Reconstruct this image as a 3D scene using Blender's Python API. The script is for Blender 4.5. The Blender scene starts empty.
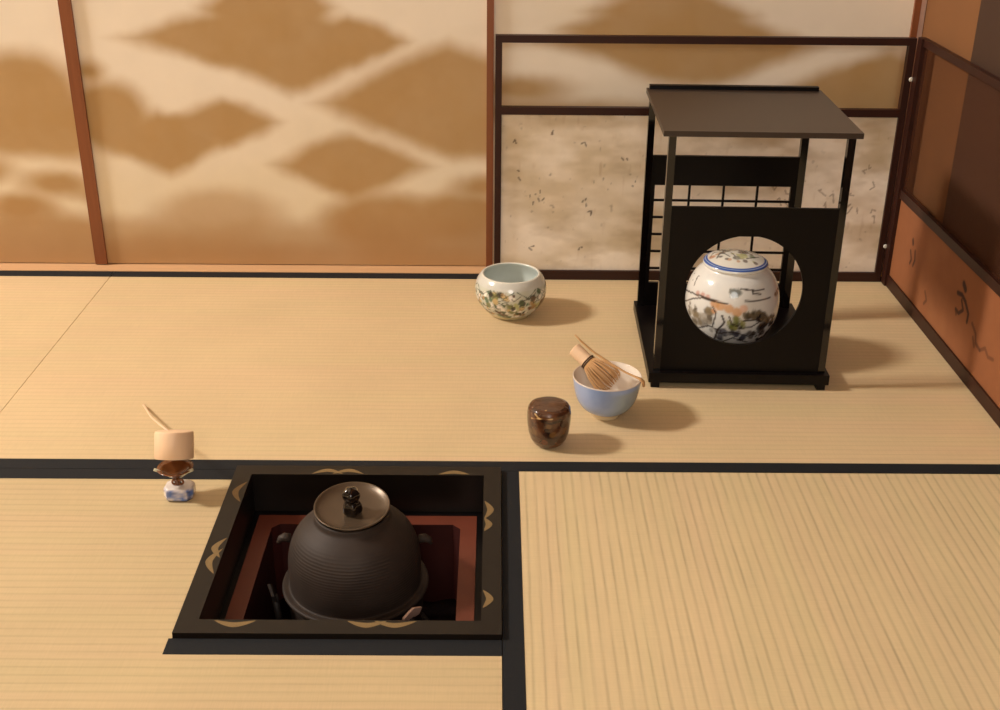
import bpy, bmesh, math, random
import numpy as np
from mathutils import Vector, Matrix
random.seed(7)
SC = bpy.context.scene
COL = SC.collection
PI = math.pi

# ------------------------------------------------------------------ colour and materials
def lin(c):
    return tuple(((v/255)/12.92 if v/255 <= .04045 else ((v/255+.055)/1.055)**2.4) for v in c)

def new_mat(name):
    m = bpy.data.materials.new(name); m.use_nodes = True
    nt = m.node_tree; b = nt.nodes['Principled BSDF']
    return m, nt, b

def plain(name, rgb, rough=.5, metal=0., coat=0., noise=.08, scale=40, bump=0., stretch=(1, 1, 1), spec=.5, coat_rough=.08):
    """procedural base: colour broken up by noise, optional bump"""
    m, nt, b = new_mat(name)
    N = nt.nodes; L = nt.links
    tc = N.new('ShaderNodeTexCoord'); mp = N.new('ShaderNodeMapping'); mp.inputs['Scale'].default_value = stretch
    nz = N.new('ShaderNodeTexNoise'); nz.inputs['Scale'].default_value = scale; nz.inputs['Detail'].default_value = 5
    L.new(tc.outputs['Object'], mp.inputs[0]); L.new(mp.outputs[0], nz.inputs['Vector'])
    cr = N.new('ShaderNodeMix'); cr.data_type = 'RGBA'
    c = lin(rgb)
    cr.inputs[6].default_value = tuple(v*(1-noise) for v in c)+(1,)
    cr.inputs[7].default_value = tuple(min(1, v*(1+noise)) for v in c)+(1,)
    L.new(nz.outputs['Fac'], cr.inputs[0]); L.new(cr.outputs[2], b.inputs['Base Color'])
    b.inputs['Roughness'].default_value = rough; b.inputs['Metallic'].default_value = metal
    b.inputs['Coat Weight'].default_value = coat; b.inputs['Coat Roughness'].default_value = coat_rough
    b.inputs['Specular IOR Level'].default_value = spec
    if bump:
        bp = N.new('ShaderNodeBump'); bp.inputs['Strength'].default_value = bump; bp.inputs['Distance'].default_value = .001
        L.new(nz.outputs['Fac'], bp.inputs['Height']); L.new(bp.outputs[0], b.inputs['Normal'])
    return m

def painted(name, rough=.4, coat=0., noise=.06, scale=60, spec=.5, bump=0.):
    """colour comes from the painted decoration attribute, broken up by noise"""
    m, nt, b = new_mat(name)
    N = nt.nodes; L = nt.links
    at = N.new('ShaderNodeAttribute'); at.attribute_name = 'paint'
    tc = N.new('ShaderNodeTexCoord'); nz = N.new('ShaderNodeTexNoise'); nz.inputs['Scale'].default_value = scale; nz.inputs['Detail'].default_value = 6
    L.new(tc.outputs['Object'], nz.inputs['Vector'])
    mr = N.new('ShaderNodeMapRange'); mr.inputs[3].default_value = 1-noise; mr.inputs[4].default_value = 1+noise
    L.new(nz.outputs['Fac'], mr.inputs[0])
    vm = N.new('ShaderNodeVectorMath'); vm.operation = 'SCALE'
    L.new(at.outputs['Color'], vm.inputs[0]); L.new(mr.outputs[0], vm.inputs['Scale']); L.new(vm.outputs[0], b.inputs['Base Color'])
    b.inputs['Roughness'].default_value = rough; b.inputs['Coat Weight'].default_value = coat; b.inputs['Coat Roughness'].default_value = .06
    b.inputs['Specular IOR Level'].default_value = spec
    if bump:
        bp = N.new('ShaderNodeBump'); bp.inputs['Strength'].default_value = bump; bp.inputs['Distance'].default_value = .0006
        L.new(nz.outputs['Fac'], bp.inputs['Height']); L.new(bp.outputs[0], b.inputs['Normal'])
    return m

def tatami(name, rgb, along, pitch=.0149, depth=.5, dark=.8):
    """woven rush: thin grooves every 1.5 cm running along 'along' (0 = x, 1 = y), fine straw streaks across them"""
    m, nt, b = new_mat(name)
    N = nt.nodes; L = nt.links
    tc = N.new('ShaderNodeTexCoord'); sp = N.new('ShaderNodeSeparateXYZ')
    # slightly wandering lines
    nz0 = N.new('ShaderNodeTexNoise'); nz0.inputs['Scale'].default_value = 9; nz0.inputs['Detail'].default_value = 3
    L.new(tc.outputs['Object'], nz0.inputs['Vector'])
    L.new(tc.outputs['Object'], sp.inputs[0])
    def mth(op, a, bb=None, c=None):
        n = N.new('ShaderNodeMath'); n.operation = op
        for i, v in enumerate((a, bb, c)):
            if v is None: continue
            if isinstance(v, (int, float)): n.inputs[i].default_value = v
            else: L.new(v, n.inputs[i])
        return n.outputs[0]
    wob = mth('MULTIPLY', mth('SUBTRACT', nz0.outputs['Fac'], .5), .003)
    co = mth('ADD', sp.outputs[1 if along == 0 else 0], wob)
    ph = mth('MULTIPLY', co, 2*PI/pitch)
    s = mth('SINE', ph)
    ridge = mth('SUBTRACT', 1., mth('POWER', mth('MULTIPLY_ADD', s, -.5, .5), 5.))          # broad ridges, narrow grooves
    # straw streaks perpendicular to the grooves
    mp = N.new('ShaderNodeMapping'); mp.inputs['Scale'].default_value = (520, 26, 1) if along == 0 else (26, 520, 1)
    L.new(tc.outputs['Object'], mp.inputs[0])
    st = N.new('ShaderNodeTexNoise'); st.inputs['Scale'].default_value = 1; st.inputs['Detail'].default_value = 2
    L.new(mp.outputs[0], st.inputs['Vector'])
    # long faint streaks along the grooves
    mp2 = N.new('ShaderNodeMapping'); mp2.inputs['Scale'].default_value = (7, 150, 1) if along == 0 else (150, 7, 1)
    L.new(tc.outputs['Object'], mp2.inputs[0])
    st2 = N.new('ShaderNodeTexNoise'); st2.inputs['Scale'].default_value = 1; st2.inputs['Detail'].default_value = 3
    L.new(mp2.outputs[0], st2.inputs['Vector'])
    # strength of grooves varies over the mat
    big = N.new('ShaderNodeTexNoise'); big.inputs['Scale'].default_value = 5; big.inputs['Detail'].default_value = 3
    L.new(tc.outputs['Object'], big.inputs['Vector'])
    g = mth('SUBTRACT', 1., ridge)
    g = mth('MULTIPLY', g, mth('MAXIMUM', mth('MULTIPLY_ADD', st2.outputs['Fac'], 3.2, -.85), 0.))
    fac = mth('MULTIPLY', g, dark)
    tone = mth('ADD', mth('MULTIPLY_ADD', st.outputs['Fac'], .12, .88), mth('MULTIPLY', mth('SUBTRACT', big.outputs['Fac'], .5), .16))
    tone = mth('ADD', tone, mth('MULTIPLY', mth('SUBTRACT', st2.outputs['Fac'], .5), .16))
    tone = mth('MULTIPLY', tone, mth('SUBTRACT', 1., mth('MULTIPLY', fac, .6)))
    hue = N.new('ShaderNodeMix'); hue.data_type = 'RGBA'
    c = lin(rgb)
    hue.inputs[6].default_value = (c[0]*1.03, c[1]*.95, c[2]*.97, 1); hue.inputs[7].default_value = (c[0]*.96, c[1]*1.02, c[2]*.92, 1)
    hz = N.new('ShaderNodeTexNoise'); hz.inputs['Scale'].default_value = 7; L.new(mp2.outputs[0], hz.inputs['Vector'])
    hz.inputs['Scale'].default_value = .12
    L.new(hz.outputs['Fac'], hue.inputs[0])
    vm = N.new('ShaderNodeVectorMath'); vm.operation = 'SCALE'
    L.new(hue.outputs[2], vm.inputs[0]); L.new(tone, vm.inputs['Scale']); L.new(vm.outputs[0], b.inputs['Base Color'])
    b.inputs['Roughness'].default_value = .55; b.inputs['Specular IOR Level'].default_value = .35
    bp = N.new('ShaderNodeBump'); bp.inputs['Strength'].default_value = depth; bp.inputs['Distance'].default_value = .0012
    hsum = mth('ADD', mth('MULTIPLY', g, -1.), mth('MULTIPLY', st.outputs['Fac'], .25))
    L.new(hsum, bp.inputs['Height']); L.new(bp.outputs[0], b.inputs['Normal'])
    return m

M = {}
M['tat_x'] = tatami('tatami_rush_lengthwise', (205, 181, 142), 0, depth=.12, dark=.22)
M['tat_back'] = tatami('tatami_rush_smooth', (219, 192, 152), 0, depth=.12, dark=.16)
M['tat_y'] = tatami('tatami_rush_crosswise', (218, 194, 154), 1, depth=.2, dark=.36)
M['edge'] = plain('indigo_black_cloth', (24, 25, 28), .8, noise=.25, scale=600, bump=.3, spec=.3)
M['subfloor'] = plain('subfloor_board', (90, 66, 40), .7)
M['sill'] = plain('pale_cedar', (208, 164, 120), .55, noise=.12, scale=6, stretch=(1, 30, 30))
M['redwood'] = plain('red_brown_lacquered_wood', (132, 74, 40), .42, noise=.2, scale=5, stretch=(20, 20, 1))
M['screenwood'] = plain('dark_red_brown_lacquer', (50, 22, 13), .45, spec=.3, noise=.25, scale=8, stretch=(3, 3, 3))
M['black'] = plain('black_lacquer', (9, 5, 5), .35, coat=.0, noise=.2, scale=20, spec=.18)
M['blackpost'] = plain('polished_black_lacquer', (12, 7, 6), .08, noise=.2, scale=20, spec=.6)
M['blacktop'] = plain('black_lacquer_painted_sheen', (56, 42, 32), .4, coat=.08, noise=.12, scale=12, coat_rough=.3)  # black lacquer lightened to brown, reflected sheen put into the base colour
M['frame'] = plain('hearth_frame_lacquer', (22, 16, 11), .36, spec=.38, noise=.15, scale=15, coat_rough=.15)
M['gold'] = plain('sprinkled_gold', (136, 112, 74), .5, metal=.3, noise=.25, scale=500)
M['copper'] = plain('red_hearth_clay', (104, 48, 30), .5, noise=.2, scale=25, bump=.2)
M['ash'] = plain('dark_ash', (16, 10, 9), .95, spec=0., noise=.4, scale=70, bump=1.)
M['iron'] = plain('trivet_iron', (40, 34, 32), .55, metal=.3, noise=.3, scale=60, bump=.4)
M['lid'] = plain('bronze_lid', (92, 76, 60), .36, metal=.45, noise=.18, scale=30, bump=.08)
M['knob'] = plain('dark_glossy_bronze', (26, 18, 16), .12, metal=.5, coat=.6, noise=.3, scale=40)
M['ivory'] = plain('white_bone', (226, 220, 205), .4)
M['pale'] = plain('pale_strip_and_claw_glint', (214, 178, 160), .6, noise=.08, scale=60)
M['bamboo'] = plain('tan_bamboo', (234, 198, 162), .5, coat=.0, noise=.05, scale=5, stretch=(30, 30, 2))
M['bamboo2'] = plain('honey_bamboo', (196, 150, 100), .5, noise=.15, scale=5, stretch=(30, 30, 2))
M['thread'] = plain('dark_thread', (84, 56, 34), .7)
M['brownlac'] = plain('amber_brown_lacquer', (110, 62, 30), .25, coat=.5, noise=.3, scale=60)
M['rimglaze'] = plain('pale_green_glaze', (196, 190, 160), .25, coat=.4)
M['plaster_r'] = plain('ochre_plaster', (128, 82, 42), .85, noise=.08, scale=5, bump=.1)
M['darkpanel'] = plain('dark_brown_panel', (62, 36, 16), .75, noise=.1, scale=6)
M['plaster'] = plain('sand_plaster', (214, 202, 182), .9, noise=.06, scale=8, bump=.2)
M['ceil'] = plain('ceiling_board', (176, 156, 130), .7, noise=.15, scale=4, stretch=(1, 25, 1))
M['cloudpaper'] = painted('painted_cloud_paper', rough=.62, noise=.05, scale=14, spec=.35)
M['screenpaper'] = painted('speckled_gilt_paper', rough=.6, noise=.08, scale=45, spec=.3)
M['glaze'] = painted('painted_porcelain', rough=.18, coat=.5, noise=.05, scale=80)
M['lacpaint'] = painted('decorated_brown_lacquer', rough=.22, coat=.7, noise=.2, scale=60)

# iron kettle with fine horizontal casting lines
def kettle_mat():
    m, nt, b = new_mat('cast_iron_lines')
    N = nt.nodes; L = nt.links
    tc = N.new('ShaderNodeTexCoord'); sp = N.new('ShaderNodeSeparateXYZ'); L.new(tc.outputs['Object'], sp.inputs[0])
    nz = N.new('ShaderNodeTexNoise'); nz.inputs['Scale'].default_value = 35; nz.inputs['Detail'].default_value = 6
    L.new(tc.outputs['Object'], nz.inputs['Vector'])
    mu = N.new('ShaderNodeMath'); mu.operation = 'MULTIPLY'; mu.inputs[1].default_value = 2*PI/.0042; L.new(sp.outputs[2], mu.inputs[0])
    ad = N.new('ShaderNodeMath'); ad.operation = 'MULTIPLY_ADD'; ad.inputs[1].default_value = 3.5; L.new(nz.outputs['Fac'], ad.inputs[0]); L.new(mu.outputs[0], ad.inputs[2])
    sn = N.new('ShaderNodeMath'); sn.operation = 'SINE'; L.new(ad.outputs[0], sn.inputs[0])
    mr = N.new('ShaderNodeMapRange'); mr.inputs[1].default_value = .038; mr.inputs[2].default_value = .015   # only on the belly
    L.new(sp.outputs[2], mr.inputs[0])
    ml = N.new('ShaderNodeMath'); ml.operation = 'MULTIPLY'; L.new(sn.outputs[0], ml.inputs[0]); L.new(mr.outputs[0], ml.inputs[1])
    a2 = N.new('ShaderNodeMath'); a2.operation = 'MULTIPLY_ADD'; a2.inputs[1].default_value = .8; L.new(nz.outputs['Fac'], a2.inputs[0]); L.new(ml.outputs[0], a2.inputs[2])
    bp = N.new('ShaderNodeBump'); bp.inputs['Strength'].default_value = .3; bp.inputs['Distance'].default_value = .0004
    L.new(a2.outputs[0], bp.inputs['Height']); L.new(bp.outputs[0], b.inputs['Normal'])
    mx = N.new('ShaderNodeMix'); mx.data_type = 'RGBA'
    mx.inputs[6].default_value = lin((40, 31, 26))+(1,); mx.inputs[7].default_value = lin((58, 46, 39))+(1,)
    L.new(nz.outputs['Fac'], mx.inputs[0]); L.new(mx.outputs[2], b.inputs['Base Color'])
    b.inputs['Roughness'].default_value = .62; b.inputs['Specular IOR Level'].default_value = .3
    return m
M['kettle'] = kettle_mat()

# ------------------------------------------------------------------ mesh helpers
class MB:
    """collects geometry given in world coordinates"""
    def __init__(s): s.bm = bmesh.new(); s.mi = 0
    def _face(s, vs):
        try:
            f = s.bm.faces.new(vs); f.material_index = s.mi; return f
        except ValueError:
            return None
    def box(s, x0, x1, y0, y1, z0, z1):
        v = [s.bm.verts.new(p) for p in ((x0,y0,z0),(x1,y0,z0),(x1,y1,z0),(x0,y1,z0),(x0,y0,z1),(x1,y0,z1),(x1,y1,z1),(x0,y1,z1))]
        for f in ((0,3,2,1),(4,5,6,7),(0,1,5,4),(1,2,6,5),(2,3,7,6),(3,0,4,7)): s._face([v[i] for i in f])
        return s
    def prism(s, pts, z0, z1):
        a = [s.bm.verts.new((x, y, z0)) for x, y in pts]; b = [s.bm.verts.new((x, y, z1)) for x, y in pts]
        s._face(a[::-1]); s._face(b)
        n = len(pts)
        for i in range(n): s._face([a[i], a[(i+1) % n], b[(i+1) % n], b[i]])
        return s
    def lathe(s, prof, c=(0, 0, 0), n=64, closed=False):
        rings = []
        for r, z in prof:
            if r < 1e-6: rings.append([s.bm.verts.new((c[0], c[1], c[2]+z))])
            else: rings.append([s.bm.verts.new((c[0]+r*math.cos(2*PI*k/n), c[1]+r*math.sin(2*PI*k/n), c[2]+z)) for k in range(n)])
        prs = list(zip(rings, rings[1:]))
        if closed: prs.append((rings[-1], rings[0]))
        for A, B in prs:
            for k in range(n):
                k2 = (k+1) % n
                if len(A) == 1 and len(B) == 1: break
                if len(A) == 1: s._face([A[0], B[k2], B[k]][::-1])
                elif len(B) == 1: s._face([A[k], A[k2], B[0]])
                else: s._face([A[k], A[k2], B[k2], B[k]])
        return s
    def tube(s, pts, r, n=10, flat=1.):
        pts = [Vector(p) for p in pts]; rs = r if isinstance(r, (list, tuple)) else [r]*len(pts)
        prev = None; up = Vector((0, 0, 1))
        first = None
        for i, p in enumerate(pts):
            t = (pts[min(i+1, len(pts)-1)]-pts[max(i-1, 0)]).normalized()
            a = t.cross(up)
            if a.length < 1e-3: a = t.cross(Vector((0, 1, 0)))
            a.normalize(); b = a.cross(t).normalized()
            ring = [s.bm.verts.new(p+a*rs[i]*math.cos(2*PI*k/n)+b*rs[i]*flat*math.sin(2*PI*k/n)) for k in range(n)]
            if prev:
                for k in range(n): s._face([prev[k], prev[(k+1) % n], ring[(k+1) % n], ring[k]])
            else: first = ring
            prev = ring
        s._face(first[::-1]); s._face(prev)
        return s
    def torus(s, c, R, r, axis='z', n=48, m=10, rot=None):
        base = []
        for i in range(n):
            a = 2*PI*i/n; ring = []
            for j in range(m):
                b = 2*PI*j/m
                p = Vector(((R+r*math.cos(b))*math.cos(a), (R+r*math.cos(b))*math.sin(a), r*math.sin(b)))
                if rot is not None: p = rot @ p
                ring.append(s.bm.verts.new(Vector(c)+p))
            base.append(ring)
        for i in range(n):
            for j in range(m): s._face([base[i][j], base[(i+1) % n][j], base[(i+1) % n][(j+1) % m], base[i][(j+1) % m]])
        return s
    def build(s, name, mat, parent=None, org=None, smooth=False, bevel=0., autosmooth=None):
        """one mesh object with its origin at org (or at the parent's base)"""
        bm = s.bm
        if bevel:
            es = [e for e in bm.edges if len(e.link_faces) == 2 and e.calc_face_angle(0) > .6]
            bmesh.ops.bevel(bm, geom=es, offset=bevel, segments=2, profile=.6, affect='EDGES')
        bmesh.ops.recalc_face_normals(bm, faces=bm.faces)
        po = Vector(parent['_w']) if parent is not None else Vector((0, 0, 0))
        o3 = Vector(org) if org is not None else po
        for v in bm.verts: v.co -= o3
        me = bpy.data.meshes.new(name); bm.to_mesh(me); bm.free()
        for mm in (mat if isinstance(mat, (list, tuple)) else [mat]): me.materials.append(mm)
        if smooth:
            for p in me.polygons: p.use_smooth = True
        ob = bpy.data.objects.new(name, me); COL.objects.link(ob)
        if autosmooth is not None:
            for p in me.polygons: p.use_smooth = True
            me.set_sharp_from_angle(angle=math.radians(autosmooth))
        if parent is not None: ob.parent = parent; ob.location = o3-po
        else: ob.location = o3
        ob['_w'] = list(o3)
        return ob

def tag(o, label=None, cat=None, group=None, kind=None):
    if label: o['label'] = label
    if cat: o['category'] = cat
    if group: o['group'] = group
    if kind: o['kind'] = kind
    return o
def thing(name, label, cat, loc, group=None):
    o = bpy.data.objects.new(name, None); COL.objects.link(o); o.location = loc; o.empty_display_size = .05
    o['_w'] = list(loc)
    return tag(o, label, cat, group)

# ------------------------------------------------------------------ painting on dense meshes (brush work in object space)
def vnoise(P, scale, seed=0, octaves=3):
    P = np.asarray(P, float)*scale+seed*17.31
    tot = 0; amp = 1; norm = 0
    for o in range(octaves):
        i = np.floor(P).astype(np.int64); f = P-i; f = f*f*(3-2*f)
        def h(dx, dy, dz):
            n = ((i[:, 0]+dx)*374761393+(i[:, 1]+dy)*668265263+(i[:, 2]+dz)*2147483647+seed*974711) & 0xffffffff
            n = ((n ^ (n >> 13))*1274126177) & 0xffffffff
            return ((n ^ (n >> 16)) & 0xffff)/65535.
        x00 = h(0,0,0)*(1-f[:,0])+h(1,0,0)*f[:,0]; x10 = h(0,1,0)*(1-f[:,0])+h(1,1,0)*f[:,0]
        x01 = h(0,0,1)*(1-f[:,0])+h(1,0,1)*f[:,0]; x11 = h(0,1,1)*(1-f[:,0])+h(1,1,1)*f[:,0]
        y0 = x00*(1-f[:,1])+x10*f[:,1]; y1 = x01*(1-f[:,1])+x11*f[:,1]
        tot = tot+amp*(y0*(1-f[:,2])+y1*f[:,2]); norm += amp; amp *= .5; P = P*2.03+5.1
    return tot/norm-.5
def sstep(a, b, x):
    t = np.clip((x-a)/(b-a), 0, 1); return t*t*(3-2*t)
class Painter:
    def __init__(s, P, base): s.P = np.asarray(P, float); s.C = np.tile(np.array(lin(base)), (len(s.P), 1))
    def mix(s, mask, rgb):
        mask = np.clip(mask, 0, 1)[:, None]; s.C = s.C*(1-mask)+np.array(lin(rgb))*mask; return s
    def spot(s, c, r, rgb, soft=.3, a=1., wob=.3, seed=1, sc=None):
        q = s.P-np.array(c)
        if sc is not None: q = q/np.array(sc)
        d = np.linalg.norm(q, axis=1)*(1+wob*vnoise(s.P, 1.2/r if sc is None else 60, seed)*2)
        return s.mix(a*(1-sstep(r*(1-soft), r*(1+soft), d)), rgb)
    def stroke(s, pts, w, rgb, a=1., soft=.4):
        pts = [np.array(p, float) for p in pts]; d = np.full(len(s.P), 9.)
        for A, B in zip(pts, pts[1:]):
            ab = B-A; t = np.clip(((s.P-A) @ ab)/max(ab @ ab, 1e-12), 0, 1)
            d = np.minimum(d, np.linalg.norm(s.P-A-t[:, None]*ab, axis=1))
        return s.mix(a*(1-sstep(w*(1-soft), w*(1+soft), d)), rgb)
    def put(s, ob):
        at = ob.data.attributes.new('paint', 'FLOAT_COLOR', 'POINT')
        buf = np.ones((len(s.C), 4), np.float32); buf[:, :3] = np.clip(s.C, 0, 1)
        at.data.foreach_set('color', buf.ravel())
def verts_of(ob):
    a = np.zeros(len(ob.data.vertices)*3); ob.data.vertices.foreach_get('co', a); return a.reshape(-1, 3)
def panel_grid(name, u0, u1, z0, z1, w, th, axis, step, mat, parent):
    """a thin sheet with a dense painted front: axis 'y' faces -y at y = w, axis 'x' faces -x at x = w"""
    nu = max(2, int((u1-u0)/step)); nz = max(2, int((z1-z0)/step))
    po = Vector(parent['_w']) if parent is not None else Vector((0, 0, 0))
    U = np.linspace(u0, u1, nu+1); Z = np.linspace(z0, z1, nz+1)
    uu, zz = np.meshgrid(U, Z); uu = uu.ravel(); zz = zz.ravel(); ww = np.full_like(uu, w)
    V = np.stack([uu, ww, zz], 1) if axis == 'y' else np.stack([ww, uu, zz], 1)
    n = nu+1; F = []
    for j in range(nz):
        for i in range(nu):
            a = j*n+i; f = (a, a+1, a+n+1, a+n)
            F.append(f if axis == 'y' else f[::-1])
    k = len(V)
    c = [(u0, z0), (u1, z0), (u1, z1), (u0, z1)]
    back = np.array([(u, w+th, z) if axis == 'y' else (w+th, u, z) for u, z in c])
    V = np.vstack([V, back]); cor = [0, nu, nz*n+nu, nz*n]
    bf = (k+3, k+2, k+1, k); F.append(bf if axis == 'y' else bf[::-1])
    # side walls: ngons along each border
    bot = list(range(0, n)); top = list(range(nz*n, nz*n+n)); lef = [j*n for j in range(nz+1)]; rig = [j*n+nu for j in range(nz+1)]
    for f in (bot[::-1]+[k, k+1], top+[k+2, k+3], lef+[k+3, k], rig[::-1]+[k+1, k+2]): F.append(tuple(f))
    V = V-np.array(po)
    me = bpy.data.meshes.new(name); me.from_pydata(V.tolist(), [], F); me.update(); me.materials.append(mat)
    ob = bpy.data.objects.new(name, me); COL.objects.link(ob)
    if parent is not None: ob.parent = parent
    ob['_w'] = list(po)
    return ob

# ------------------------------------------------------------------ setting
HX0, HX1, HY0, HY1 = -.424, 0., -.424, 0.          # hearth frame, outer edges
fl = MB()
fl.box(-5.2, HX0-.002, -3.2, .94, -.12, -.056); fl.box(HX1+.002, .93, -3.2, .94, -.12, -.056)
fl.box(HX0-.002, HX1+.002, -3.2, HY0-.002, -.12, -.056); fl.box(HX0-.002, HX1+.002, HY1+.002, .94, -.12, -.056)
tag(fl.build('floor', M['subfloor']), kind='structure')
tag(MB().box(-5.2, .93, -3.2, .97, 4.0, 4.04).build('ceiling', M['ceil']), kind='structure')
tag(MB().box(-5.24, -5.2, -3.2, .97, -.12, 4.0).build('wall_left', M['plaster']), kind='structure')
tag(MB().box(-5.24, .93, -3.24, -3.2, -.12, 4.0).build('wall_front', M['plaster']), kind='structure')
tag(MB().box(-5.2, .93, .965, 1.0, -.12, 4.0).build('wall_back', M['plaster']), kind='structure')
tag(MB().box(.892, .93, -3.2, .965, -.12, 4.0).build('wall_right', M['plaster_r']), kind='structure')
# threshold under the sliding doors, lintel above them
tag(MB().box(-5.2, .892, .8765, .965, -.056, .002).build('trim_1', M['sill'], bevel=.001), 'pale wooden door track along the foot of the painted doors', kind='structure')
tag(MB().box(-5.2, .892, .90, .965, 1.76, 1.88).build('trim_2', M['redwood'], bevel=.002), 'wooden lintel above the painted sliding doors', kind='structure')
# narrow pale strip in the corner
tag(MB().box(.8797, .8918, .918, .965, .002, 1.76).build('trim_3', M['pale']), 'pale wooden corner strip', kind='structure')
# flat dark brown panel over the nearer part of the right wall
d4 = tag(MB().box(.884, .892, -3.2, .612, 0., 1.76).build('door_4', M['darkpanel']), 'dark brown panel on the right wall', kind='structure')  # plain flat panel, not built as a sliding door

# ---- sliding doors with brown clouds on cream paper
F1 = [('e', -1.033, .395, .14, .1), ('e', -.963, .319, .131, .076), ('e', -1.078, .314, .11, .067), ('e', -1.179, .357, .131, .11), ('e', -.991, .194, .076, .028), ('e', -.873, .17, .058, .016), ('e', -1.08, .135, .077, .033), ('e', -1.16, .223, .067, .028), ('e', -1.029, .049, .274, .082, .85),
      ('d', -1.5, .45, .25, .09), ('e', -1.45, .12, .3, .08)]
F2 = [('d', -.59, .515, .215, .06), ('d', -.456, .496, .196, .101), ('d', -.319, .51, .119, .057), ('d', -.492, .579, .147, .082), ('d', -.11, .382, .295, .13), ('e', -.057, .326, .132, .071), ('e', -.133, .405, .13, .048), ('d', -.611, .333, .123, .058), ('d', -.741, .287, .137, .074), ('e', -.851, .342, .096, .084), ('e', -.885, .442, .03, .021), ('d', -.335, .238, .174, .078), ('e', -.338, .238, .093, .046), ('e', -.631, .122, .149, .064, .6), ('e', -.869, .051, .206, .073, .6), ('e', -.262, .108, .141, .072), ('e', -.459, .029, .275, .083, .6), ('e', -.087, .124, .118, .057), ('e', -.046, .194, .058, .023), ('e', -.138, .037, .184, .083, .8), ('e', -.736, .015, .276, .068, .5), ('e', -.5, -.01, .6, .075, .55)]
F3 = [('d', .358, .573, .181, .07), ('d', .326, .515, .234, .067), ('d', .465, .507, .213, .076), ('e', .405, .465, .129, .043), ('d', .229, .539, .106, .029), ('d', .831, .416, .217, .091), ('e', .865, .406, .109, .065), ('e', .045, .415, .095, .028), ('e', .128, .363, .196, .026), ('e', .287, .641, .125, .04), ('e', .3, .15, .3, .07), ('e', .6, .1, .3, .08)]
CREAM, CLOUD = (244, 231, 212), (184, 148, 98)
def cloud_paint(ob, blobs, base=CREAM, cloud=CLOUD):
    P = verts_of(ob)+np.array(ob['_w'])
    x, z = P[:, 0], P[:, 2]
    nx = vnoise(P, 9, 3, 3)*.03+vnoise(P, 30, 8, 3)*.012; nz_ = vnoise(P, 11, 5, 3)*.02+vnoise(P, 34, 9, 2)*.006
    keep = np.ones(len(P))
    for k, cx, cz, a, b, *wt in blobs:
        wt = wt[0] if wt else 1.
        qx = np.abs(x+nx-cx)/a; qz = np.abs(z+nz_-cz)/b
        d = (qx**1.15+qz**1.15)**(1/1.15) if k == 'd' else np.sqrt(qx*qx+qz*qz)
        s = .022/min(a, b)
        keep = keep*(1-wt*(1-(sstep(.74-s*.6, 1+s*.9, d) if k == 'e' else sstep(.86-s*.6, 1.04+s*.7, d))))
    m = 1-keep
    pt = Painter(P, base)
    # sparse brushed mist between the clouds
    pt.mix(.35*np.clip(vnoise(P*np.array([.6, 1, 1.6]), 7, 12, 3)*2.2, 0, 1), (228, 210, 174))
    pt.mix((1-sstep(.1, .45, z))*.4, (222, 204, 162))
    pt.mix(m*(.97+.12*vnoise(P, 16, 21, 3)), cloud)
    # clouds low on the paper are painted a little redder
    pt.mix(m*(1-sstep(.02, .24, z))*.7, (184, 138, 90))
    pt.put(ob)
def sliding_door(idx, x0, x1, blobs, label, fl_=.013, fr_=.013):
    d = thing('door_%d' % idx, None, None, ((x0+x1)/2, .93, .002)); tag(d, label, kind='structure')
    pn = panel_grid('door_paper', x0+fl_*.5, x1-fr_*.5, .004, .74, .92, .012, 'y', .0045, M['cloudpaper'], d)
    cloud_paint(pn, blobs)
    MB().box(x0+fl_*.5, x1-fr_*.5, .921, .932, .74, 1.74).build('upper_paper', plain('cream_paper_%d' % idx, CREAM, .7), d)
    for a, b in ((x0, x0+fl_), (x1-fr_, x1)):
        MB().box(a, b, .9125, .937, .004, 1.755).build('door_stile', M['redwood'], d, bevel=.0015)
    MB().box(x0+fl_, x1-fr_, .9125, .937, 1.735, 1.755).build('door_rail', M['redwood'], d)
sliding_door(1, -1.83, -.9285, F1, 'painted sliding door at the far left', .013, .0015)
sliding_door(2, -.929, -.0185, F2, 'painted sliding door with brown cloud diamonds left of the low screen', .0255, .0135)
sliding_door(3, -.0185, .8795, F3, 'painted sliding door behind the low folding screen', .0015, .0135)
sliding_door(5, -3.9, -1.83, [], 'sliding door out of view at the left')

# ---- tatami mats
def mat_thing(label, pts, material, edges, z0=-.055):
    cx = sum(p[0] for p in pts)/len(pts); cy = sum(p[1] for p in pts)/len(pts)
    t = thing('tatami_mat', label, 'tatami mat', (cx, cy, z0))
    MB().prism(pts, z0, 0.).build('rush_surface', material, t)
    for e in edges:
        MB().box(e[0], e[1], e[2], e[3], -.004, .0006).build('cloth_edging', M['edge'], t, bevel=.0004)
    return t
mat_thing('long tatami mat under the black shelf and the bowls', [(-.8765, .0005), (.889, .0005), (.889, .876), (-.8765, .876)], M['tat_back'],
          [(-.8765, .889, .0005, .0306), (-.8765, .889, .8442, .876)])
mat_thing('tatami mat at the back left beyond the slanting seam', [(-5.18, .0005), (-.8778, .0005), (-.8778, .876), (-5.18, .876)], M['tat_back'],
          [(-5.18, -.8778, .0005, .0306), (-5.18, -.8778, .8442, .876)])
mat_thing('front left tatami mat cut out around the sunken hearth', [(-1.83, -.0005), (-1.83, -.96), (-.0005, -.96), (-.0005, -.4245), (-.4245, -.4245), (-.4245, -.0005)], M['tat_x'],
          [(-1.83, -.4245, -.0306, -.0005), (-.4285, -.0005, -.4555, -.4245)])
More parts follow.
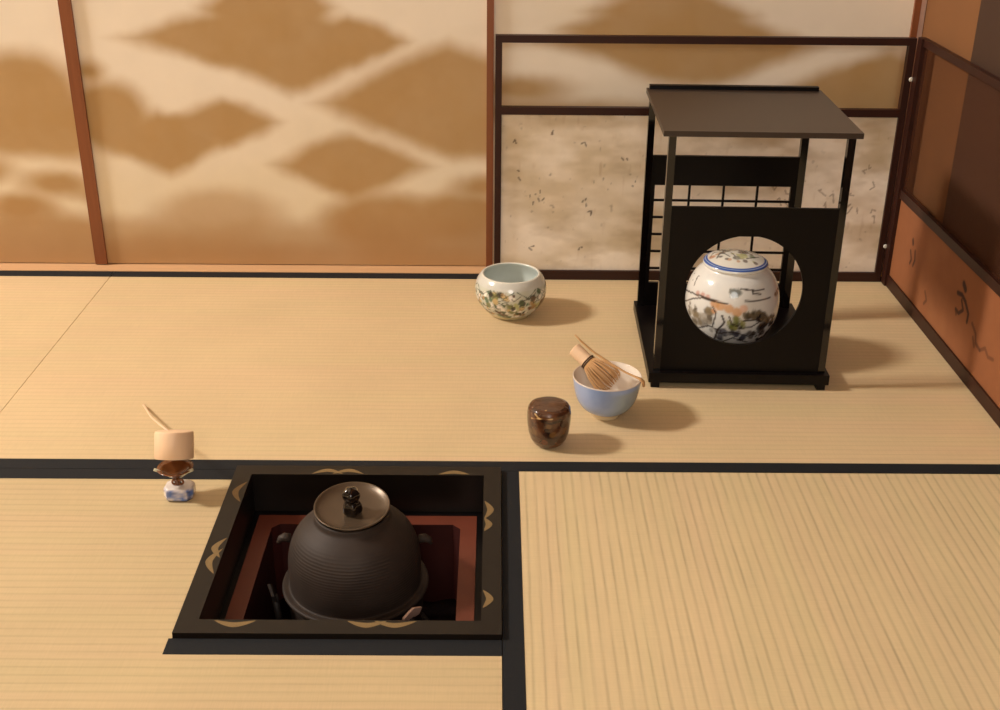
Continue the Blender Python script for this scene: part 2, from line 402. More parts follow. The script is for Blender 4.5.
mat_thing('front right tatami mat with strong vertical weave lines', [(.0005, -.0005), (.0005, -1.83), (.889, -1.83), (.889, -.0005)], M['tat_y'],
          [(.0005, .0284, -1.83, -.0005), (.8605, .889, -1.83, -.0005)])
mat_thing('tatami mat at the left end of the room', [(-5.18, -.0005), (-5.18, -.96), (-1.831, -.96), (-1.831, -.0005)], M['tat_x'], [(-5.18, -1.831, -.0306, -.0005)])
mat_thing('tatami mat nearest the camera', [(-1.83, -.9615), (-1.83, -1.83), (-.0005, -1.83), (-.0005, -.9615)], M['tat_x'],
          [(-1.83, -.0005, -.9921, -.9615)])

# ------------------------------------------------------------------ hearth
fr = thing('hearth_surround', 'square black lacquered hearth surround with gold crescents set flush in the mat', 'hearth surround', (-.212, -.212, -.060))
o0, o1, i0, i1 = -.4235, -.0005, -.3955, -.0275
def frame_side(pts):
    return MB().prism(pts, -.0605, .0085)
for pts in ([(o0, o0), (o1, o0), (i1, i0), (i0, i0)], [(o0, o1), (i0, i1), (i1, i1), (o1, o1)],
            [(o0, o0), (i0, i0), (i0, i1), (o0, o1)], [(o1, o0), (o1, o1), (i1, i1), (i1, i0)]):
    b = frame_side(pts)
    # gold crescents rising from the inner edge of this side
    b.mi = 1
    b_mid = Vector(((pts[0][0]+pts[1][0]+pts[2][0]+pts[3][0])/4, (pts[0][1]+pts[1][1]+pts[2][1]+pts[3][1])/4, 0))
    side = 'front' if b_mid.y < -.35 else 'back' if b_mid.y > -.07 else 'left' if b_mid.x < -.35 else 'right'
    arcs = {'front': [(-.3475, .055, .014), (-.176, .052, .014), (-.139, .056, .014)],
            'back': [(-.276, .05, .016), (-.243, .05, .016), (-.075, .05, .012)],
            'left': [(-.08, .06, .018), (-.232, .05, .017), (-.265, .062, .018)],
            'right': [(-.128, .05, .014), (-.168, .036, .012), (-.349, .04, .014)]}[side]
    for c, wd, hh in arcs:
        out = []; inn = []
        for k in range(17):
            t = k/16; u = c-wd/2+wd*t
            hgt = hh*(1-abs(2*t-1)**1.7)
            th = .0035*(1-abs(2*t-1)**2)+.0003
            out.append((u, .002+hgt)); inn.append((u, .002+max(0, hgt-th*2.6)))
        def w(u, d):
            if side == 'front': return (u, i0-d)
            if side == 'back': return (u, i1+d)
            if side == 'left': return (i0-d, u)
            return (i1+d, u)
        for (a, b2), (c1, c2) in zip(zip(out, inn), list(zip(out, inn))[1:]):
            vs = [b.bm.verts.new((*w(*q), .00865+.00012*arcs.index((c, wd, hh)))) for q in (a, c1, c2, b2)]
            b._face(vs)
    b.build('frame_side', [M['frame'], M['gold']], fr)
# sunken lining with its ledge
ln = MB()
hz = -.061; bz = -.27; LCX = -.2125
def ringprism(b, o, i, z0, z1, ch=.0):
    """square ring; inner opening may have cut corners"""
    cx = LCX; cy = -.212
    O = [(cx+sx*o, cy+sy*o) for sx, sy in ((-1,-1),(1,-1),(1,1),(-1,1))]
    I = [(cx+sx*i, cy+sy*i) for sx, sy in ((-1,-1),(1,-1),(1,1),(-1,1))]
    for k in range(4):
        k2 = (k+1) % 4
        b.prism([O[k], O[k2], I[k2], I[k]], z0, z1)
ringprism(ln, .174, .1485, -.262, hz)
# cut corners inside
for sx, sy in ((-1,-1),(1,-1),(1,1),(-1,1)):
    q = [(LCX+sx*.1485, -.212+sy*.1485), (LCX+sx*.1365, -.212+sy*.1485), (LCX+sx*.1485, -.212+sy*.1365)]
    ln.prism(q, -.262, hz)
ln.box(LCX-.174, LCX+.174, -.212-.174, -.212+.174, -.27, -.262)
for f in ln.bm.faces: f.normal_update()
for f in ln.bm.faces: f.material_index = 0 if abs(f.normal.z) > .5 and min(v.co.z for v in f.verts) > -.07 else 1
M['shaded_clay'] = plain('shaded_red_clay', (58, 18, 13), .55, noise=.25, scale=25, bump=.2)  # darker copy of the ledge clay, shade inside the pit put into its colour
tag(ln.build('hearth_lining', [M['copper'], M['shaded_clay']], org=(LCX, -.212, -.27)), 'red-brown clay lining with a ledge inside the sunken hearth', 'hearth lining')
cb = MB()
cb.box(-.4255, LCX-.1745, -.4255, .0015, -.27, -.0612); cb.box(LCX+.1745, .0015, -.4255, .0015, -.27, -.0612)
cb.box(LCX-.1745, LCX+.1745, -.4255, -.3865, -.27, -.0612); cb.box(LCX-.1745, LCX+.1745, -.0375, .0015, -.27, -.0612)
tag(cb.build('trim_4', M['black']), 'black timber curb under the hearth surround', kind='structure')
# ash bed
ab = bmesh.new(); NN = 40; R = .147
vv = [[None]*(NN+1) for _ in range(NN+1)]
import mathutils.noise as mn
for i in range(NN+1):
    for j in range(NN+1):
        x = -R+2*R*i/NN; y = -R+2*R*j/NN
        z = -.222+.014*max(abs(x), abs(y))/R*1.2+.006*mn.noise(Vector((x*30, y*30, 0)))
        vv[i][j] = ab.verts.new((x, y, z))
for i in range(NN):
    for j in range(NN): ab.faces.new([vv[i][j], vv[i+1][j], vv[i+1][j+1], vv[i][j+1]])
# skirt to the bottom so that it is a solid bed
me = bpy.data.meshes.new('ash_bed'); 
ret = bmesh.ops.extrude_face_region(ab, geom=list(ab.faces))
for v in [e for e in ret['geom'] if isinstance(e, bmesh.types.BMVert)]: v.co.z = -.261
bmesh.ops.recalc_face_normals(ab, faces=ab.faces)
ab.to_mesh(me); ab.free(); me.materials.append(M['ash'])
ash = bpy.data.objects.new('ash_bed', me); COL.objects.link(ash); ash.location = (LCX, -.212, 0)
tag(ash, 'dark ash filling the bottom of the sunken hearth', 'ash', kind='stuff')
# trivet
KC = (-.2135, -.212)
tv = thing('iron_trivet', 'iron trivet standing in the ash and carrying the kettle', 'trivet', (KC[0], KC[1], -.19))
MB().torus((KC[0], KC[1], -.1765), .112, .006).build('ring', M['iron'], tv, smooth=True)
for k, ang in enumerate((-43.5, 76.5, 196.5)):
    a = math.radians(ang); rot = Matrix.Rotation(a, 3, 'Z')
    def q(r, z, t=0): v = rot @ Vector((r, t, 0)); return (KC[0]+v.x, KC[1]+v.y, z)
    lg = MB().tube([q(.113, -.206), q(.114, -.12), q(.1185, -.064)], [.005, .0055, .005], 10)
    lgo = lg.build('leg', M['iron'], tv, smooth=True)
    # leaf shaped claw at the top, bent towards the kettle
    cl = MB()
    pts = [(-.0145, 0), (-.0165, .011), (-.002, .023), (.0165, .013), (.0145, 0)]
    fa = [cl.bm.verts.new(q(.1165+.3*h, -.066+.95*h, t)) for t, h in pts]
    fb = [cl.bm.verts.new(q(.1205+.3*h, -.066+.95*h, t)) for t, h in pts]
    cl._face(fa); cl._face(fb[::-1])
    for i in range(5): cl._face([fa[i], fb[i], fb[(i+1) % 5], fa[(i+1) % 5]])
    c2 = cl.build('claw', M['pale'] if k == 0 else M['iron'], tv)  # first claw pale pink, a reflection on the iron put into its colour
    if k == 0: c2['label'] = 'claw tip with a pale pinkish reflection painted on'

# kettle
kt = thing('iron_kettle', 'round dark cast-iron tea kettle sitting in the sunken hearth', 'kettle', (KC[0], KC[1], -.17))
prof = [(.0, -.17), (.05, -.168), (.078, -.155), (.094, -.13), (.0985, -.10), (.0985, -.072), (.1, -.069), (.1045, -.0685), (.107, -.066), (.107, -.0635), (.1045, -.0615), (.0995, -.060),
        (.0985, -.056), (.0995, -.045), (.100, -.025), (.0985, -.006), (.094, .01), (.087, .024), (.078, .0345), (.068, .042), (.0605, .0465), (.0575, .049), (.0565, .0535), (.0555, .057), (.052, .0575), (.0505, .055), (.050, .045), (.049, .03)]
def smooth_prof(pr, it=1):
    for _ in range(it):
        out = [pr[0]]
        for a, b in zip(pr, pr[1:]):
            out += [(a[0]*.75+b[0]*.25, a[1]*.75+b[1]*.25), (a[0]*.25+b[0]*.75, a[1]*.25+b[1]*.75)]
        out.append(pr[-1]); pr = out
    return pr
prof = [(r*.962 if z > -.0612 else r, z+(.003 if -.071 < z < -.0612 else 0)) for r, z in prof]
body = MB().lathe(smooth_prof(prof, 2), (KC[0], KC[1], 0), 128)
# kettle material uses object z, so the body's origin stays at mat level
bo = body.build('body', M['kettle'], kt, org=(KC[0], KC[1], 0.), smooth=True)
for sx in (-1, 1):
    lug = MB().tube([(KC[0]+sx*.094, KC[1]+.012, .004), (KC[0]+sx*.102, KC[1]+.011, .0065), (KC[0]+sx*.108, KC[1]+.010, .004), (KC[0]+sx*.112, KC[1]+.009, -.002)], [.008, .0075, .006, .003], 12, .8)
    lug.build('lug', M['kettle'], kt, org=(KC[0]+sx*.1, KC[1], 0.), smooth=True)
LZ = .0575
lidp = [(0, LZ-.0015), (.02, LZ-.0015), (.04, LZ), (.049, LZ+.003), (.0535, LZ+.0065), (.0555, LZ+.0075), (.0565, LZ+.0065), (.0555, LZ+.004), (.050, LZ+.0005), (.0485, LZ-.004), (.02, LZ-.005), (0, LZ-.005)]
lidp = [(r*.96, z) for r, z in lidp]
lid = MB().lathe(smooth_prof(lidp, 1), (KC[0], KC[1], 0), 96).build('lid', M['lid'], kt, org=(KC[0], KC[1], LZ), smooth=True)
kp = [(0, .056), (.0085, .056), (.0115, .0585), (.0125, .063), (.0118, .068), (.0105, .0725), (.0085, .0755), (.0082, .0775), (.0098, .0805), (.0112, .085), (.0108, .0895), (.008, .0935), (.0035, .0962), (0, .0975)]
kb = MB().lathe(smooth_prof(kp, 1), (KC[0], KC[1]-.001, 0), 40)
for v in kb.bm.verts: v.co.z = .056+(v.co.z-.056)*1.08
for v in kb.bm.verts:   # petal-like lobes
    dx, dy = v.co.x-KC[0], v.co.y-KC[1]+.001; a = math.atan2(dy, dx); s = 1+.09*math.cos(5*a+(1.2 if v.co.z > .077 else 0))
    v.co.x = KC[0]+.001+dx*s*1.1; v.co.y = KC[1]-.006+dy*s*1.1
kb.build('knob', M['knob'], lid, smooth=True)
lid.rotation_euler = (math.radians(7), 0, 0); lid.location.z += .0045

# ------------------------------------------------------------------ black tea utensil shelf
SX0, SX1, SY0, SY1 = .2795, .593, .307, .632
sh = thing('tea_utensil_shelf', 'black lacquered open shelf with a round window in its front panel', 'display shelf', ((SX0+SX1)/2, (SY0+SY1)/2, .0006))
MB().box(.271, .6005, .298, .644, .012, .031).build('base_board', M['black'], sh, bevel=.003)
for a, b in ((.276, .292), (.580, .5955)):
    MB().box(a, b, .301, .64, .0007, .0125).build('base_runner', M['black'], sh, bevel=.001)
MB().box(.2695, .6035, .304, .634, .4695, .479).build('top_board', M['blacktop'], sh, bevel=.002)
MB().prism([(.2745, .621), (.5975, .621), (.5975, .634), (.2745, .634)], .479, .4865).build('raised_lip', M['black'], sh, bevel=.002)
for (x, y, w) in ((.2795, .308, .0125), (.5805, .308, .0125)):
    MB().box(x, x+w, y, y+.0135, .031, .4706).build('post', M['blackpost'], sh, bevel=.0012)
for (x, y, w) in ((.2755, .6175, .013), (.5755, .6175, .014)):
    MB().box(x, x+w, y, y+.0135, .031, .4706).build('post', M['blackpost'], sh, bevel=.0012)
# front panel with the round opening
px0, px1, pz0, pz1 = .292, .5805, .031, .345
cxx, czz, rr = .4305, .1895, .1045
b = MB(); n = 96; fr1 = []; bk1 = []; fr2 = []; bk2 = []
ya, yb = .3095, .3155
angs = sorted(set([2*PI*k/n for k in range(n)]+[math.atan2(z-czz, x-cxx) % (2*PI) for x in (px0, px1) for z in (pz0, pz1)]))
for a in angs:
    c, s_ = math.cos(a), math.sin(a)
    tx = ((px1-cxx)/c if c > 1e-9 else (px0-cxx)/c if c < -1e-9 else 1e9); tz = ((pz1-czz)/s_ if s_ > 1e-9 else (pz0-czz)/s_ if s_ < -1e-9 else 1e9)
    t = min(tx, tz)
    fr1.append(b.bm.verts.new((cxx+rr*c, ya, czz+rr*s_))); bk1.append(b.bm.verts.new((cxx+rr*c, yb, czz+rr*s_)))
    fr2.append(b.bm.verts.new((cxx+t*c, ya, czz+t*s_))); bk2.append(b.bm.verts.new((cxx+t*c, yb, czz+t*s_)))
N_ = len(angs)
for k in range(N_):
    k2 = (k+1) % N_
    b._face([fr1[k], fr2[k], fr2[k2], fr1[k2]]); b._face([bk1[k], bk1[k2], bk2[k2], bk2[k]])
    b._face([fr1[k], fr1[k2], bk1[k2], bk1[k]]); b._face([fr2[k], bk2[k], bk2[k2], fr2[k2]])
b.build('front_panel', M['black'], sh)
# back: dark board, paper lattice window, dark lower board
MB().box(.2885, .5755, .620, .628, .291, .349).build('upper_back_board', M['black'], sh)
MB().box(.2885, .5755, .620, .628, .031, .080).build('lower_back_board', M['black'], sh)
lw = MB()
a_ = [(.2885, .0800), (.5755, .0800), (.5755, .2912), (.2885, .2912)]; c_ = [(.2965, .0815), (.5655, .0815), (.5655, .2895), (.2965, .2895)]
for k in range(4):
    k2 = (k+1) % 4; q = [a_[k], a_[k2], c_[k2], c_[k]]
    f1 = [lw.bm.verts.new((x, .620, z)) for x, z in q]; f2 = [lw.bm.verts.new((x, .629, z)) for x, z in q]
    lw._face(f1); lw._face(f2[::-1])
    for i in range(4): lw._face([f1[i], f2[i], f2[(i+1) % 4], f1[(i+1) % 4]])
bmesh.ops.remove_doubles(lw.bm, verts=lw.bm.verts, dist=1e-5)
lw = lw.build('lattice_window', M['black'], sh)
bars = MB()
for x in (.3656, .4333, .4999): bars.box(x-.0022, x+.0022, .6195, .6245, .080, .291)
for z in (.2581, .2226, .1866, .1502, .1133): bars.box(.2965, .5655, .6200, .6240, z-.0021, z+.0021)
bars.build('lattice_bars', M['black'], lw)

sh.rotation_euler = (0, 0, math.radians(-1.4)); sh.location.x += .0045
# ------------------------------------------------------------------ water jar inside the shelf
JC = Vector((.441, .445, .0312)); jr = .0885; jcz = .088
jar = thing('water_jar', 'round white porcelain water jar painted with a landscape, seen through the round window', 'water jar', JC)
jp = [(0, 0.), (.045, 0.), (.048, .003), (.0505, .007), (.063, .018), (.0765, .036), (.085, .057), (.0885, .080), (.0882, .100), (.0838, .122), (.0745, .141), (.0655, .151), (.0595, .155), (.0575, .1575), (.0575, .159), (.054, .159), (.053, .155), (.053, .148)]
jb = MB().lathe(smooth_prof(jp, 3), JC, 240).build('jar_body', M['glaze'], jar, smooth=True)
js_ = [q for q in smooth_prof(jp, 3)]; kz = max(range(len(js_)), key=lambda k: js_[k][1]); JZ = [q[1] for q in js_[:kz]]; JR = [q[0] for q in js_[:kz]]
cam_dir = Vector((-.0134-JC.x, -1.6526-JC.y, 0)).normalized(); side = Vector((-cam_dir.y, cam_dir.x, 0))   # towards the viewer's side; to the right
dl = math.radians(22)
def on_jar(dx, dy, rad=.0885, cz=.088):
    """point of the jar's painted side, dx dy in jar radii as the decoration lies on the facing side"""
    nx, ny = dx, -dy; nn = math.sqrt(max(.02, 1-nx*nx-ny*ny))
    up = ny*math.cos(dl)+nn*math.sin(dl); fwd = nn*math.cos(dl)-ny*math.sin(dl)
    v = cam_dir*fwd+side*nx
    z = cz+up*rad*.92
    r = np.interp(z, JZ, JR); h = v.normalized()
    return np.array((h.x*r, h.y*r, z))
def J(x, y): return on_jar((x-732)/47., (y-297)/47.)
pt = Painter(verts_of(jb), (224, 220, 214))
r_ = random.Random(5)
def cluster(cx, cy, wx, wy, n, r, cols, a=.8):
    for _ in range(n):
        pt.spot(J(cx+r_.uniform(-wx, wx), cy+r_.uniform(-wy, wy)), r*r_.uniform(.6, 1.3), r_.choice(cols), a=a, seed=r_.randint(1, 99), wob=.5)
cluster(702, 317, 11, 10, 40, .0062, [(120, 108, 92), (96, 84, 70), (150, 138, 120), (130, 112, 84)], .7)
cluster(695, 309, 6, 5, 6, .004, [(84, 74, 62)], .7)
for q in (J(722, 304), J(730, 306), J(738, 309), J(716, 302)): pt.spot(q, .0085, (206, 150, 96), a=.85, seed=3)
pt.spot(J(744, 305), .008, (226, 178, 150), a=.8); pt.spot(J(716, 310), .005, (222, 160, 110), a=.8)
for q in (J(704, 294), J(709, 296), J(699, 293)): pt.spot(q, .0055, (196, 140, 124), a=.8, seed=4)
cluster(738, 320, 8, 6, 18, .0055, [(124, 128, 66), (90, 92, 50), (160, 156, 92)], .8)
cluster(754, 311, 8, 3, 16, .0052, [(92, 80, 62), (112, 96, 74), (70, 60, 48)], .8)
cluster(735, 289, 4, 3, 10, .0055, [(124, 128, 120), (96, 100, 96)], .8)
cluster(734, 334, 12, 4, 22, .0055, [(74, 72, 84), (56, 52, 60), (110, 106, 112)], .8)
cluster(768, 322, 7, 11, 34, .0065, [(60, 44, 34), (84, 62, 46), (44, 32, 26)], .9)  # dark foliage, this and the next, thickened to paint in lower-right shade
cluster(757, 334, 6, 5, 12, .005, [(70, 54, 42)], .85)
cluster(772, 284, 3, 4, 5, .0045, [(110, 88, 56)], .8)
cluster(718, 334, 16, 5, 8, .004, [(150, 146, 140)], .6)
DK = (58, 46, 40)
for st, w in ((( (686, 291), (697, 294), (712, 298), (728, 301)), .0013), (((686, 303), (694, 299), (704, 297), (716, 300)), .0012), (((724, 314), (727, 321), (721, 330), (720, 340)), .0016),
              (((714, 305), (718, 312), (716, 326)), .0012), (((722, 333), (735, 330), (750, 333), (760, 329)), .0012), (((726, 341), (736, 336), (748, 339)), .0014), (((702, 330), (712, 326), (722, 329)), .0012),
              (((744, 296), (757, 295), (768, 291)), .0012), (((739, 283), (752, 284), (760, 282)), .0014), (((749, 283), (751, 288), (758, 287)), .0012), (((690, 318), (698, 326), (706, 334)), .0012),
              (((745, 318), (756, 316), (764, 310)), .0012), (((741, 326), (752, 324), (760, 318)), .0012), (((695, 285), (697, 280), (700, 274)), .001), (((731, 314), (734, 322), (744, 325)), .0012)):
    pt.stroke([J(a[0]+(b2[0]-a[0])*t/6, a[1]+(b2[1]-a[1])*t/6) for a, b2 in zip(st, st[1:]) for t in range(7)], w*1.2, DK, .95)
for q in ((696, 272), (698, 277), (701, 274), (694, 279)): pt.spot(J(*q), .0016, DK, a=.8)
# the same free brushwork round the back of the jar
for _ in range(70):
    a = r_.uniform(0, 2*PI); v = Vector((math.cos(a), math.sin(a), 0))
    if v.dot(cam_dir) > .05: continue
    z = r_.uniform(.03, .12); rad = .087
    pt.spot((v.x*rad, v.y*rad, z), r_.uniform(.004, .009), r_.choice([(120, 108, 92), (206, 150, 96), (124, 128, 66), (92, 80, 62), (196, 140, 124)]), a=.7, seed=r_.randint(1, 99))
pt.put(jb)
lp = [(0, .1545), (.053, .1545), (.0575, .1595), (.0605, .1605), (.0612, .1635), (.0595, .1675), (.055, .1695), (.046, .1735), (.032, .1785), (.016, .1815), (0, .1825)]
jl = MB().lathe(smooth_prof(lp, 3), JC, 200).build('jar_lid', M['glaze'], jar, smooth=True)
Pl = verts_of(jl); pt = Painter(Pl, (232, 224, 210))
rad = np.hypot(Pl[:, 0], Pl[:, 1])
pt.mix(sstep(.052, .0535, rad)*(Pl[:, 2] > .162), (64, 92, 160))
pt.mix((np.abs(rad-.0567) < .0006)*(Pl[:, 2] > .16)*.9, (170, 186, 214))
pt.mix(sstep(.0598, .0606, rad), (222, 220, 214))
def Lp(u, v): q = side*u-cam_dir*v; return np.array((q.x, q.y, .178))
for u, v, r, c in [(r_.uniform(-.04, .04), r_.uniform(-.034, .034), r_.uniform(.0025, .006), r_.choice([(120, 106, 92), (150, 140, 110), (96, 78, 66), (196, 188, 140), (200, 150, 110)])) for _ in range(26)]+[(-.02, .01, .006, (120, 106, 92)), (-.008, .018, .009, (128, 116, 100)), (.008, .02, .008, (110, 92, 78)), (.016, .008, .007, (100, 82, 70)), (-.044, -.01, .007, (196, 130, 90)), (.012, -.012, .009, (206, 200, 140)), (.03, -.006, .007, (150, 160, 130)), (0, -.022, .006, (130, 126, 116)), (-.03, .022, .008, (130, 122, 104)), (.03, .022, .008, (120, 112, 90)), (-.028, -.016, .004, (90, 80, 72))]:
    pt.spot(Lp(u, v), r, c, a=.8, sc=(1, 1, 3), seed=7, wob=.5)
for st in (((-.045, .012), (-.03, .006), (-.012, -.018)), ((-.035, -.02), (-.03, 0), (-.02, .02)), ((0, .03), (.01, .012), (.03, .006)), ((-.01, .0), (-.002, -.016)), ((.02, -.02), (.03, -.01), (.042, .004)), ((-.048, -.018), (-.046, .0), (-.04, .016))):
    P2 = [Lp(*q) for q in st]
    keepP = pt.P; pt.P = pt.P*np.array([1, 1, .3]); pt.stroke([p_*np.array([1, 1, .3]) for p_ in P2], .0016, (62, 50, 44), .85); pt.P = keepP
pt.put(jl)

# ------------------------------------------------------------------ painted waste water bowl at the back
WB = Vector((.0215, .652, .0003))
wp = [(0, 0), (.040, 0), (.044, .0015), (.0465, .005), (.0585, .016), (.070, .033), (.0752, .050), (.0742, .066), (.069, .080), (.0625, .0885), (.0595, .091), (.0565, .0905), (.0555, .088), (.061, .078), (.066, .064), (.0665, .050), (.062, .034), (.05, .020), (.03, .012), (0, .010)]
wb = MB().lathe(smooth_prof(wp, 3), WB, 260).build('porcelain_bowl', M['glaze'], org=WB, smooth=True)
tag(wb, 'white porcelain bowl with a green and brown floral band, pale inside, at the back', 'bowl')
P = verts_of(wb); ang = np.arctan2(P[:, 1], P[:, 0]); radp = np.hypot(P[:, 0], P[:, 1])
nverts = len(P); ringn = 260
ri = np.zeros(nverts)                                       # profile position: outside first, inside last
sp_ = smooth_prof(wp, 3); cnt = 0
for k, (r, z) in enumerate(sp_):
    m_ = 1 if r < 1e-6 else ringn; ri[cnt:cnt+m_] = k; cnt += m_
k_rim = max(range(len(sp_)), key=lambda k: sp_[k][1])
inside = ri > k_rim
pt = Painter(P, (200, 200, 184))
r_ = random.Random(11)
WZ = [q[1] for q in sp_[:k_rim]]; WR = [q[0] for q in sp_[:k_rim]]
pal = [(236, 230, 218), (120, 124, 74), (66, 82, 54), (164, 130, 84), (104, 66, 42), (240, 232, 222), (176, 178, 120), (92, 60, 42), (84, 110, 84), (198, 172, 120), (50, 44, 36)]
for _ in range(300):
    a = r_.uniform(0, 2*PI); z = r_.uniform(.012, .068); rr_ = np.interp(z, WZ, WR)
    pt.spot((rr_*math.cos(a), rr_*math.sin(a), z), r_.uniform(.0025, .0075), r_.choice(pal), a=.95, seed=r_.randint(1, 200), wob=.7)
for _ in range(120):
    a = r_.uniform(0, 2*PI); z = r_.uniform(.014, .066); rr_ = np.interp(z, WZ, WR)
    q = [(rr_*math.cos(a+t), rr_*math.sin(a+t), z+dz) for t, dz in ((0, 0), (r_.uniform(.05, .16), r_.uniform(-.008, .008)), (r_.uniform(.18, .28), r_.uniform(-.01, .01)))]
    pt.stroke(q, .0009, r_.choice([(56, 50, 40), (84, 62, 44), (52, 66, 52)]), .85)
for k in range(9):   # lappets hanging from the collar
    a = 2*PI*k/9+.3
    pt.stroke([(.0715*math.cos(a-.3), .0715*math.sin(a-.3), .0735), (.075*math.cos(a), .075*math.sin(a), .060), (.0715*math.cos(a+.3), .0715*math.sin(a+.3), .0735)], .0012, (74, 84, 66), .9)
pt.mix(((P[:, 2] > .074) & ~inside)*.85, (206, 204, 196))
pt.mix((~inside)*(1-sstep(.009, .012, P[:, 2])), (200, 190, 150))
pt.mix(inside*1., (206, 212, 206))
pt.mix((P[:, 2] > .0895)*.8, (226, 220, 206))
pt.put(wb)

# ------------------------------------------------------------------ blue tea bowl
BB = Vector((.184, .197, .0003))
bpz = [(0, .004), (.019, .004), (.021, 0), (.0245, 0), (.0255, .003), (.0255, .008), (.031, .011), (.042, .018), (.0515, .032), (.0565, .050), (.0588, .066), (.0600, .076), (.0592, .0772), (.0575, .0762), (.0552, .064), (.052, .048), (.046, .032), (.035, .020), (.018, .0145), (0, .0135)]
tb = MB().lathe(smooth_prof(bpz, 3), BB, 200).build('tea_bowl', M['glaze'], org=BB, smooth=True)
tag(tb, 'blue glazed tea bowl with white inside, holding the whisk and scoop', 'bowl')
P = verts_of(tb); sp_ = smooth_prof(bpz, 3); ri = np.zeros(len(P)); cnt = 0
for k, (r, z) in enumerate(sp_):
    m_ = 1 if r < 1e-6 else 200; ri[cnt:cnt+m_] = k; cnt += m_
k_rim = max(range(len(sp_)), key=lambda k: sp_[k][1]); inside = ri > k_rim
pt = Painter(P, (136, 160, 206))
pt.mix(.7*np.clip(.5+3*vnoise(P, 22, 4, 3), 0, 1)*(~inside), (160, 176, 212))
pt.mix(.5*np.clip(3*vnoise(P, 30, 9, 3), 0, 1)*(~inside), (130, 156, 184))
pt.mix((~inside)*.8*sstep(-.01, .03, P[:, 0])*(1-sstep(.062, .07, P[:, 2])), (142, 156, 158))
pt.mix((~inside)*(1-sstep(.0085, .0115, P[:, 2])), (206, 186, 150))
pt.mix(inside*1., (240, 226, 210))
pt.mix((P[:, 2] > .0752)*.9, (226, 208, 190))
pt.put(tb)

# whisk lying in the bowl, its handle over the left rim
ax0 = Vector((.128, .243, .106)); ax1 = Vector((.214, .178, .046)); axd = (ax1-ax0).normalized(); L_ = (ax1-ax0).length
wk = thing('tea_whisk', 'bamboo tea whisk with dark binding thread lying in the blue bowl', 'whisk', (.184, .2, .045))
A1 = axd.cross(Vector((0, 0, 1))).normalized(); B1 = A1.cross(axd)
def axial(mb, prof, n=32, lob=0.):
    prev = None; rings = []
    for r, t in prof:
        c = ax0+axd*t
        rings.append([mb.bm.verts.new(c+A1*r*math.cos(2*PI*k/n)+B1*r*math.sin(2*PI*k/n)) for k in range(n)])
    for P_, Q in zip(rings, rings[1:]):
        for k in range(n): mb._face([P_[k], P_[(k+1) % n], Q[(k+1) % n], Q[k]])
    mb._face(rings[0][::-1]); mb._face(rings[-1])
    return mb
axial(MB(), [(.0105, 0), (.0125, .0015), (.0125, .022), (.012, .034), (.0125, .036)], 32).build('handle', M['bamboo'], wk, autosmooth=40)
th_ = MB()
for t in (.033, .0365): th_.torus(ax0+axd*t, .0132, .0013, n=32, m=8, rot=Matrix((A1, B1, axd)).transposed())
th_.build('binding_thread', M['thread'], wk, smooth=True)
tn = MB(); r_ = random.Random(3)
for k in range(46):
    a = 2*PI*k/46; r1 = .012; r2 = .026*(1 if k % 2 else .72)
    d = A1*math.cos(a)+B1*math.sin(a)
    p0 = ax0+axd*.036+d*r1; p1 = ax0+axd*.056+d*(r1+.62*(r2-r1)); p2 = ax0+axd*.078+d*r2; p3 = ax0+axd*.088+d*(r2*.93); p4 = ax0+axd*.092+d*(r2*.8)
    ok = []
    for p_ in (p0, p1, p2, p3, p4):
        # keep every tine inside the bowl's inner wall
        q = p_-BB; h = q.z; rin = np.interp(h, [.014, .020, .032, .048, .064, .0762, .09], [.008, .033, .0445, .0505, .0537, .056, .09])
        rr_ = math.hypot(q.x, q.y)
        if h < .0765 and rr_ > rin: q.x *= rin/rr_; q.y *= rin/rr_
        q.z = max(q.z, .0155); ok.append(BB+q)
    tn.tube(ok, [.0011, .001, .0009, .0008, .0006], 6)
tn.build('tines', M['bamboo2'], wk, smooth=True)

# tea scoop across the rim
ts = MB()
pts = [(.1295, .254, .128), (.140, .247, .119), (.160, .2335, .1055), (.190, .213, .0925), (.215, .196, .0835), (.232, .184, .0802), (.2385, .179, .0796), (.2440, .1748, .0755), (.2455, .1735, .0670)]
ts.tube(pts, [.0022, .0026, .0026, .0026, .0026, .003, .004, .0046, .003], 10, .45)
tag(ts.build('tea_scoop', M['bamboo2'], org=(.19, .21, .09), smooth=True), 'slender bamboo tea scoop resting across the rim of the blue bowl', 'scoop')

